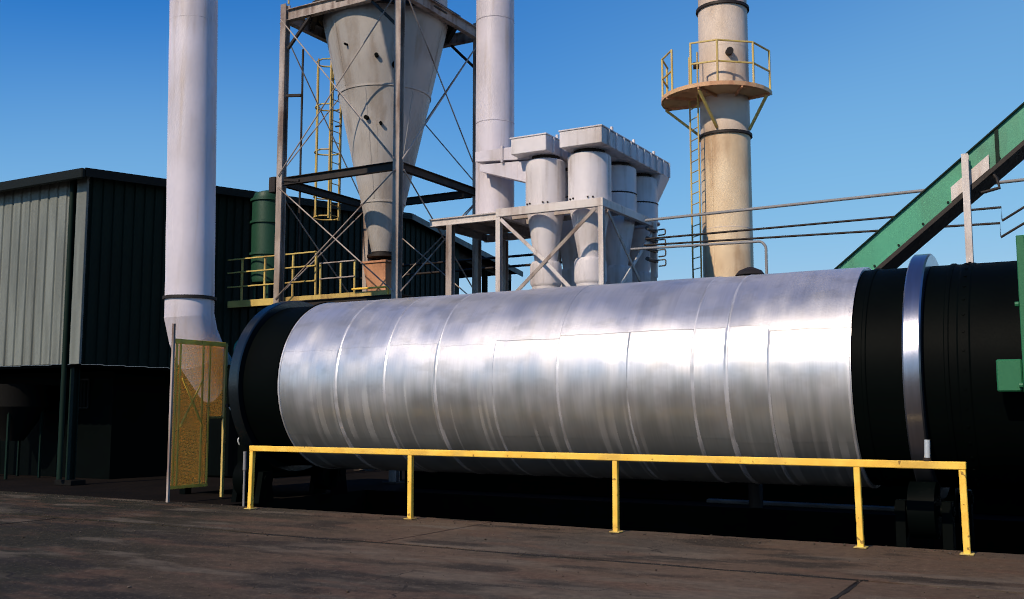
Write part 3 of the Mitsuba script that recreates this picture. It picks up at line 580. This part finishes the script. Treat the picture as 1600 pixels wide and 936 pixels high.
GV = thing('green_vessel', 'round green banded vessel standing on the walkway by the dark gable', 'vessel')
vx, vy = -18.95, 20.15
part(GV, 'body', lathe([(0.40, 5.0), (0.42, 5.1), (0.42, 7.25), (0.36, 7.4), (0.12, 7.48)], 40, (vx, vy, 0)), 'm_dull_green', 40)
for z in (5.75, 6.6, 7.2): part(GV, 'band', lathe([(0.43, z - 0.04), (0.47, z - 0.03), (0.47, z + 0.03), (0.43, z + 0.04)], 40, (vx, vy, 0)), 'm_dull_green', 40)
for a in (0.7, 2.3, 3.9, 5.5): part(GV, 'leg', bar([vx + 0.33 * math.cos(a), vy + 0.28 * math.sin(a), WZ + 0.002], [vx + 0.33 * math.cos(a), vy + 0.28 * math.sin(a), 5.1], 0.05, 0.05, up=(0, 1, 0)), 'm_dull_green')
for z, y in ((5.62, 24.4), (5.95, 24.7)):
    solo('dark_pipe_run', tube([-19.5, y, z], [-11.5, y, z], 0.035, 10), 'm_dark_steel', ('lower' if z < 5.8 else 'upper') + ' of two thin dark level pipes behind the cone tip', 'pipe', 40)

# ================================================================ SECOND STACK + ITS PLATFORM
S2 = thing('exhaust_stack', 'tall pale round stack rising behind the group of small cyclones', 'stack')
sx2, sy2 = -13.0, 21.95
part(S2, 'pipe', lathe([(0.49, 6.40), (0.49, 24.0)], 64, (sx2, sy2, 0)), 'm_white', 40)
part(S2, 'base_flange', lathe([(0.58, 6.345), (0.58, 6.40)], 48, (sx2, sy2, 0)), 'm_frame', 40)
for z in (8.9, 11.6, 14.4): part(S2, 'weld_seam', lathe([(0.49, z - 0.012), (0.497, z), (0.49, z + 0.012)], 64, (sx2, sy2, 0)), 'm_white', 60)
FX0, FX1, FY0, FY1, FZ = -12.05, -9.40, 20.54, 23.60, 6.38
SP = thing('stack_platform', 'pale steel beam platform carrying the second stack left of the cyclone frame', 'platform')
part(SP, 'beam', hbeam([-14.05, FY0 + 0.05, 6.22], [FX0 - 0.07, FY0 + 0.05, 6.22], 0.12, 0.18), 'm_frame'); part(SP, 'beam', hbeam([-14.05, 23.2, 6.22], [FX0 - 0.07, 23.2, 6.22], 0.12, 0.18), 'm_frame')
for x in (-13.95, -13.3, -12.6): part(SP, 'joist', hbeam([x, FY0 + 0.12, 6.22], [x, 23.13, 6.22], 0.10, 0.16), 'm_steelwork')
part(SP, 'plate', box(-14.1, FX0 - 0.08, FY0 + 0.1, 23.1, 6.314, 6.343), 'm_steelwork')
for x, y in ((-13.45, FY0 + 0.06), (-13.45, 23.2)): part(SP, 'post', hbeam([x, y, -0.018], [x, y, 6.128], 0.16, 0.16, up=(0, 1, 0)), 'm_steelwork')
DU = thing('cross_duct', 'white box duct between the second stack and the left cyclone header', 'duct')
part(DU, 'upper_duct', hull([[x, y, z] for x, za, zb in ((-13.0, 7.74, 7.98), (-11.4, 7.62, 7.98)) for y in (21.0, 21.55) for z in (za, zb)]), 'm_white')
part(DU, 'lower_duct', hull([[x, y, z] for x, za, zb in ((-12.9, 7.50, 7.66), (-11.5, 7.05, 7.60)) for y in (21.05, 21.5) for z in (za, zb)]), 'm_white')
part(DU, 'flange', box(-12.26, -12.20, 20.96, 21.59, 7.62, 8.03, 0.005), 'm_white')

# ================================================================ SMALL CYCLONES
FR = thing('cyclone_support', 'white steel frame with diagonal braces carrying the small cyclones', 'frame')
for x in (FX0, FX1):
    for y in (FY0, FY1): part(FR, 'post', hbeam([x, y, -0.018], [x, y, FZ - 0.2], 0.12, 0.12, 0.014, up=(0, 1, 0)), 'm_frame')
for y in (FY0, FY1):
    part(FR, 'beam', bar([FX0 - 0.06, y, FZ - 0.098], [FX1 + 0.06, y, FZ - 0.098], 0.12, 0.19, 0.006), 'm_frame')
for x in (FX0, FX1):
    part(FR, 'beam', bar([x, FY0 + 0.061, FZ - 0.1], [x, FY1 - 0.061, FZ - 0.1], 0.12, 0.185, 0.006), 'm_frame')
for y in np.linspace(FY0 + 0.5, FY1 - 0.4, 4): part(FR, 'cross_beam', bar([FX0 + 0.061, y + 0.0, FZ - 0.12], [FX1 - 0.061, y, FZ - 0.12], 0.08, 0.12, 0.004), 'm_steelwork')
fy = FY0 - 0.07
part(FR, 'brace', bar([FX0 + 0.08, fy, 6.12], [FX0 + 1.30, fy, 5.0], 0.03, 0.085), 'm_frame'); part(FR, 'brace', bar([FX1 - 0.1, fy - 0.035, 6.14], [FX0 + 0.45, fy - 0.035, 4.30], 0.03, 0.085), 'm_steelwork', label='rusty long diagonal brace')
part(FR, 'brace', bar([FX0 + 1.30, fy, 5.0], [FX1 - 0.1, fy, 3.7], 0.03, 0.085), 'm_frame')
fx = FX1 + 0.07
part(FR, 'brace', bar([fx, FY0 + 0.1, 3.9], [fx, FY1 - 0.1, 6.1], 0.03, 0.085), 'm_frame'); part(FR, 'brace', bar([fx + 0.035, FY0 + 0.1, 6.1], [fx + 0.035, FY1 - 0.1, 3.9], 0.03, 0.085), 'm_steelwork')
for x, y in ((FX1 - 0.9, fy), (FX1 - 0.75, fy), (FX0 + 0.75, fy), (FX0 + 0.9, fy)): pass
CROWS = {'left': (-11.18, 0.475), 'right': (-10.02, 0.505)}
for row, (cx, R) in CROWS.items():
    for i, cy in enumerate((21.25, 22.75, 24.15)):
        where = ['front', 'middle', 'rear'][i]
        k = thing('small_cyclone', f'{where} white cyclone of the {row} row in the braced white frame', 'cyclone', 'small cyclones in the white frame')
        part(k, 'barrel', lathe([(R, FZ + 0.04), (R, 7.52), (R - 0.04, 7.56)], 48, (cx, cy, 0)), 'm_multi', 35)
        if i: part(k, 'band', lathe([(R, 6.88), (R + 0.015, 6.885), (R + 0.015, 6.91), (R, 6.915)], 48, (cx, cy, 0)), 'm_dark_steel', 35)
        part(k, 'neck', lathe([(R * 0.72, 7.561), (R * 0.72, 7.664)], 32, (cx, cy, 0)), 'm_dark_steel', 35)
        part(k, 'flange', lathe([(R + 0.05, FZ + 0.002), (R + 0.05, FZ + 0.036)], 48, (cx, cy, 0)), 'm_multi', 35)
        part(k, 'cone', lathe([(0.265, 5.14), (R - 0.02, FZ - 0.001)], 48, (cx, cy, 0)), 'm_multi', 35)
        part(k, 'collar', lathe([(0.33, 4.55), (0.375, 4.62), (0.375, 5.05), (0.33, 5.138)], 40, (cx, cy, 0)), 'm_multi', 35)
        part(k, 'outlet', lathe([(0.30, 3.2), (0.33, 4.548)], 40, (cx, cy, 0)), 'm_multi', 35)
        for a in (-125, -112, -70, -57):
            r2 = R + 0.03; a = math.radians(a)
            part(k, 'bolt', tube([cx + (R - 0.01) * math.cos(a), cy + (R - 0.01) * math.sin(a), FZ + 0.11], [cx + r2 * math.cos(a), cy + r2 * math.sin(a), FZ + 0.11], 0.022, 8), 'm_dark_steel')
for row, xa, xb in (('left', -11.76, -10.82), ('right', -10.47, -9.40)):
    k = thing('header_box', f'long white box header on top of the {row} row of small cyclones', 'duct', 'headers on the small cyclones')
    part(k, 'box', box(xa, xb, 20.59, 24.80, 7.665, 8.04, 0.012), 'm_multi')
    part(k, 'lid', box(xa - 0.02, xb + 0.02, 20.57, 24.82, 8.042, 8.075, 0.006), 'm_multi')
    for y in np.arange(20.95, 24.8, 0.42):
        for xx in (xa, xb):
            sg = -1 if xx == xa else 1
            part(k, 'stiffener', box(xx + sg * 0.001, xx + sg * 0.045, y - 0.025, y + 0.025, 7.67, 8.038, 0.004), 'm_multi')
    for y in (21.3, 22.6, 23.9): part(k, 'lug', box(xb - 0.1, xb - 0.04, y - 0.03, y + 0.03, 8.077, 8.2, 0.006), 'm_multi')
    part(k, 'end_hopper', hull([[xa, 24.2, 7.66], [xb, 24.2, 7.66], [xa, 24.80, 7.66], [xb, 24.80, 7.66], [xa + 0.3, 24.2, 7.0], [xb - 0.2, 24.2, 7.0], [xa + 0.3, 24.5, 7.0], [xb - 0.2, 24.5, 7.0]]), 'm_multi')
BH = thing('dust_hopper', 'long hopper collecting below the small cyclones', 'hopper')
part(BH, 'body', box(FX0 + 0.2, FX1 - 0.1, FY0 + 0.3, 24.7, 2.4, 3.196), 'm_dark_steel')
for x in (FX0 + 0.4, FX1 - 0.3):
    for y in (FY0 + 0.5, 24.5): part(BH, 'leg', box(x - 0.06, x + 0.06, y - 0.06, y + 0.06, -0.018, 2.396), 'm_dark_steel')
VB = thing('valve_cluster', 'cluster of small dark valves and tubes at the right side of the cyclone frame', 'valves')
for z in (6.05, 5.8, 5.55, 5.3):
    part(VB, 'valve_body', tube([FX1 + 0.12, 22.9, z], [FX1 + 0.12, 23.5, z], 0.05, 12), 'm_tube', 40)
    part(VB, 'elbow', path_tube([[FX1 + 0.12, 23.3, z], [FX1 + 0.42, 23.35, z + 0.02], [FX1 + 0.42, 23.35, z - 0.1 - 0.3 * (z % 0.2)], [FX1 + 0.22, 23.4, z - 0.1 - 0.3 * (z % 0.2)]], 0.018, 8, 0.05), 'm_tube', True)
part(VB, 'mount_rail', bar([FX1 + 0.12, 23.45, 4.9], [FX1 + 0.12, 23.45, 6.3], 0.07, 0.09, up=(0, 1, 0)), 'm_frame')

# ================================================================ THIRD STACK
S3 = thing('beige_stack', 'beige round stack with a yellow railed half platform right of the cyclones', 'stack')
cx3, cy3, R3 = -8.66, 27.25, 0.685
part(S3, 'pipe', lathe([(R3, 0.0), (R3, 9.20)], 80, (cx3, cy3, 0)), 'm_beige_low', 40); part(S3, 'pipe', lathe([(R3, 9.28), (R3, 12.86)], 80, (cx3, cy3, 0)), 'm_beige', 40); part(S3, 'pipe', lathe([(R3 - 0.01, 12.94), (R3 - 0.01, 20.0)], 80, (cx3, cy3, 0)), 'm_beige', 40)
for z in (9.24, 12.90): part(S3, 'flange', lathe([(R3 + 0.055, z - 0.038), (R3 + 0.055, z + 0.038)], 64, (cx3, cy3, 0)), 'm_dark_steel', 40)
for z in (4.0, 6.6, 11.7): part(S3, 'weld_seam', lathe([(R3, z - 0.014), (R3 + 0.008, z), (R3, z + 0.014)], 80, (cx3, cy3, 0)), 'm_beige', 60)
for z0_, z1_ in ((3, 9.1),): part(S3, 'weld_seam', bar([cx3 - 0.18, cy3 - 0.664, z0_], [cx3 - 0.18, cy3 - 0.664, z1_], 0.03, 0.02, up=(0, 1, 0)), 'm_beige_low')
qx, qy = cx3 - 0.20, cy3 - 0.11
PZ, PR = 10.32, 1.52
pf = part(S3, 'platform', ring_plate((qx, qy), R3 - 0.25, PR, PZ - 0.03, PZ, 172, 368, 16), 'm_platform')
part(pf, 'toe_plate', ring_plate((qx, qy), PR + 0.001, PR + 0.015, PZ - 0.05, PZ + 0.06, 172, 368, 16), 'm_platform')
for a in (180, 225, 270, 315, 360):
    c, s = math.cos(math.radians(a)), math.sin(math.radians(a))
    part(pf, 'rib', bar([cx3 + (R3 + 0.005) * c, cy3 + (R3 + 0.005) * s, PZ - 0.07], [qx + (PR - 0.005) * c, qy + (PR - 0.005) * s, PZ - 0.07], 0.05, 0.08), 'm_rust')
for a in (184, 270, 356):
    c, s = math.cos(math.radians(a)), math.sin(math.radians(a))
    part(S3, 'bracket', bar([qx + (PR - 0.06) * c, qy + (PR - 0.06) * s, PZ - 0.12], [cx3 + (R3 + 0.02) * c, cy3 + (R3 + 0.02) * s, 9.35], 0.06, 0.07), 'm_old_yellow')
railp = part(S3, 'railing_post', bar([qx + PR * math.cos(math.radians(174)), qy + PR * math.sin(math.radians(174)), PZ + 0.02], [qx + PR * math.cos(math.radians(174)), qy + PR * math.sin(math.radians(174)), PZ + 1.2], 0.05, 0.05, up=(0, 1, 0)), 'm_old_yellow')
pang = [174, 206, 236, 262, 290, 330, 366]
rp = lambda a, z: [qx + (PR - 0.03) * math.cos(math.radians(a)), qy + (PR - 0.03) * math.sin(math.radians(a)), z]
for a in pang[1:]:
    if a == 330: continue
    part(S3, 'railing_post', bar(rp(a, PZ + 0.001), rp(a, PZ + 1.22), 0.05, 0.05, up=(0, 1, 0)), 'm_old_yellow')
for a0_, a1_ in ((174, 206), (206, 236), (262, 290), (290, 330), (330, 366)):
    for z in (0.62, 1.2): part(S3, 'rail', bar(rp(a0_, PZ + z), rp(a1_, PZ + z), 0.042, 0.042), 'm_old_yellow')
part(S3, 'railing_post', bar(rp(330, PZ + 0.001), rp(330, PZ + 1.22), 0.05, 0.05, up=(0, 1, 0)), 'm_old_yellow')
la = math.radians(227); lr = R3 + 0.50; tx, ty = -math.sin(la), math.cos(la)
for d in (-0.24, 0.24):
    bx_, by_ = cx3 + (R3 + 0.27) * math.cos(la) + d * tx, cy3 + (R3 + 0.27) * math.sin(la) + d * ty
    part(S3, 'ladder_stile', bar([bx_, by_, 2.0], [bx_, by_, PZ + 1.2], 0.035, 0.05, up=(0, 1, 0)), 'm_old_yellow')
for z in np.arange(2.2, PZ, 0.3):
    bx_, by_ = cx3 + (R3 + 0.27) * math.cos(la), cy3 + (R3 + 0.27) * math.sin(la)
    part(S3, 'ladder_rung', tube([bx_ - 0.23 * tx, by_ - 0.23 * ty, z], [bx_ + 0.23 * tx, by_ + 0.23 * ty, z], 0.014, 6), 'm_old_yellow')
for a, z in ((200, 11.35), (300, 11.45)):
    c, s = math.cos(math.radians(a)), math.sin(math.radians(a))
    part(S3, 'port', tube([cx3 + (R3 - 0.05) * c, cy3 + (R3 - 0.05) * s, z], [cx3 + (R3 + 0.16) * c, cy3 + (R3 + 0.16) * s, z], 0.10, 16), 'm_dark_steel', 40)

# ================================================================ PIPES TO THE RIGHT
solo('long_pipe', tube([-8.95, 22.0, 6.06], [3.0, 22.0, 6.17], 0.034, 12), 'm_pipe', 'top one of the long level pipes running from the cyclones to the conveyor', 'pipe', 40)
solo('long_pipe', path_tube([[-8.95, 22.0, 5.62], [-1.45, 22.0, 5.63], [-1.45, 22.0, 5.36], [0.5, 22.0, 6.5]], 0.024, 10), 'm_dark_steel', 'middle long thin pipe with a step at its right end', 'pipe', 40)
solo('long_pipe', path_tube([[-8.95, 21.9, 5.46], [-1.48, 21.9, 5.30], [-1.48, 21.9, 5.02], [0.5, 21.9, 6.15]], 0.024, 10), 'm_dark_steel', 'lowest long thin pipe with a step at its right end', 'pipe', 40)
solo('bent_pipe', path_tube([[-8.6, 20.3, 5.12], [-5.75, 20.3, 5.06], [-5.66, 20.3, 4.95], [-5.66, 20.3, 1.0]], 0.028, 10, 0.12), 'm_pipe', 'pale pipe bending down behind the drum right of the beige stack', 'pipe', 40)
vc = thing('vent_cap', 'small dark vent cap peeping over the top of the silver drum', 'vent')
part(vc, 'cap', lathe([(0.26, 4.02), (0.20, 4.10), (0.06, 4.16)], 24, (-5.2, 17.6, 0)), 'm_dark_steel', 30); part(vc, 'tube', lathe([(0.12, 0.0), (0.12, 4.018)], 24, (-5.2, 17.6, 0)), 'm_dark_steel', 30)

# ================================================================ CONVEYOR
CV = thing('inclined_conveyor', 'green inclined conveyor rising steeply to the right behind the drum', 'conveyor')
SL = 0.815
def cvp(x, dz, y): return [x, y, 4.24 + 0.07 + (x + 3.92) * SL + dz]
nrm = math.sqrt(1 + SL * SL)
x0_, x1_ = -5.4, 3.0
def strip(dz0, dz1, ya, yb, xa=x0_, xb=x1_): return hull([cvp(x, dz, y) for x in (xa, xb) for dz in (dz0, dz1) for y in (ya, yb)])
for a, b in ((x0_, -1.27), (-1.264, x1_)):
    part(CV, 'side_panel', strip(-0.61, -0.03, 18.96, 19.0, a, b), 'm_green')
part(CV, 'rear_panel', strip(-0.63, -0.03, 19.70, 19.74), 'm_green'); part(CV, 'cover', strip(-0.028, 0.0, 18.9, 19.8), 'm_dark_green'); part(CV, 'bottom_plate', strip(-0.72, -0.63, 18.88, 19.8), 'm_dark_steel')
for x in (-1.267,): part(CV, 'joint_flange', strip(-0.61, -0.005, 18.925, 18.958, x - 0.03, x + 0.03), 'm_dark_green')
part(CV, 'splice_plate', strip(-0.61, -0.36, 18.90, 18.95, -2.02, -1.40), 'm_frame', label='pale splice plate bolted to the lower side')
part(CV, 'take_up_frame', path_tube([cvp(-1.36, -0.72, 18.95), cvp(-1.30, -0.86, 18.95), [-1.26, 18.95, cvp(-1.26, -1.06, 0)[2]], [-1.55, 18.95, cvp(-1.26, -1.12, 0)[2]]], 0.03, 8), 'm_dark_steel', True)
for x in np.arange(-4.6, 2.0, 0.42):
    p_ = cvp(x, -0.56, 18.96); part(CV, 'bolt', tube([p_[0], 18.935, p_[2]], p_, 0.022, 6), 'm_dark_green')
CP = thing('conveyor_post', 'single pale steel post holding up the green conveyor', 'post')
part(CP, 'column', hbeam([-1.76, 18.78, -0.018], [-1.76, 18.78, 6.02], 0.11, 0.14, 0.014, up=(0, 1, 0)), 'm_frame'); part(CP, 'base_plate', box(-1.9, -1.62, 18.62, 18.9, -0.019, 0.0), 'm_dark_steel')
part(CP, 'arm', bar([-1.76, 18.851, 5.42], [-1.76, 19.6, 5.42], 0.08, 0.08), 'm_frame')

# ================================================================ FEED HOOD at the right edge
FH = thing('feed_hood', 'dark hood with bright green corner column at the right end of the drum', 'hood')
part(FH, 'corner_column', bar([-0.70, 13.42, -0.016], [-0.70, 13.42, 3.72], 0.09, 0.11, 0.008, up=(0, 1, 0)), 'm_hood_green', label='bright green corner column')
part(FH, 'body', box(-0.05, 1.8, 13.50, 17.2, 0.2, 3.66, 0.03), 'm_black'); part(FH, 'top_beam', bar([-0.655, 13.42, 3.66], [1.8, 13.42, 3.66], 0.09, 0.11, 0.008), 'm_hood_green')
part(FH, 'rear_column', bar([-0.70, 17.3, -0.016], [-0.70, 17.3, 3.72], 0.09, 0.11, 0.008, up=(0, 1, 0)), 'm_hood_green')
part(FH, 'bracket_box', box(-1.03, -0.755, 13.42, 13.66, 1.88, 2.26, 0.015), 'm_hood_green', label='small green bracket box beside the column')
for z in (2.9, 1.95): part(FH, 'bolt', tube([-0.75, 13.36, z], [-0.79, 13.36, z], 0.03, 8), 'm_hood_green')
solo('added_dark_wall', box(-13.2, -0.3, 18.45, 18.62, -0.016, 0.62, 0.01), 'm_black', 'added low black wall hiding the sunlit post feet behind the drum', 'wall')  # added black screen; keeps lit post bases out of sight below the drum
KB = thing('kerb_strip', 'low pale concrete edging on the dark floor seen below the drum', 'kerb')
part(KB, 'edging', box(-6.3, -2.15, 18.20, 18.40, -0.016, 0.05, 0.015), 'm_concrete'); part(KB, 'stub', box(-2.14, -2.04, 18.2, 18.4, -0.016, 0.16, 0.01), 'm_concrete')

# ================================================================ GRIT ON THE YARD
peb = []
base_ico = trimesh.creation.icosahedron()
for i in range(2600):
    x_, y_ = rng.uniform(-22, 4), rng.uniform(5.5, 13.4)
    if rng.random() < 0.4: y_ = 13.42 - abs(rng.normal(0, 0.35))
    elif rng.random() < 0.2: y_ = 10.64 + rng.normal(0, 0.08)
    r_ = min(0.022, 0.005 * math.exp(abs(rng.normal(0, 0.55))))
    v_ = base_ico.vertices * r_ * rng.uniform(0.6, 1.2, 3) + rng.normal(0, r_ * 0.12, (12, 3))
    v_[:, 2] *= 0.7; peb.append((v_ + [x_, y_, r_ * 0.35 - 0.004], base_ico.faces))
n_ = [len(v) for v, f in peb]; off = np.concatenate([[0], np.cumsum(n_)[:-1]])
scene['gravel'] = mikit.ply(trimesh.Trimesh(np.vstack([v for v, f in peb]), np.vstack([f + o for (v, f), o in zip(peb, off)]), process=False), 'm_grit')
labels['gravel'] = {'label': 'loose dark grit and small stones scattered over the brown yard', 'category': 'gravel', 'kind': 'stuff'}
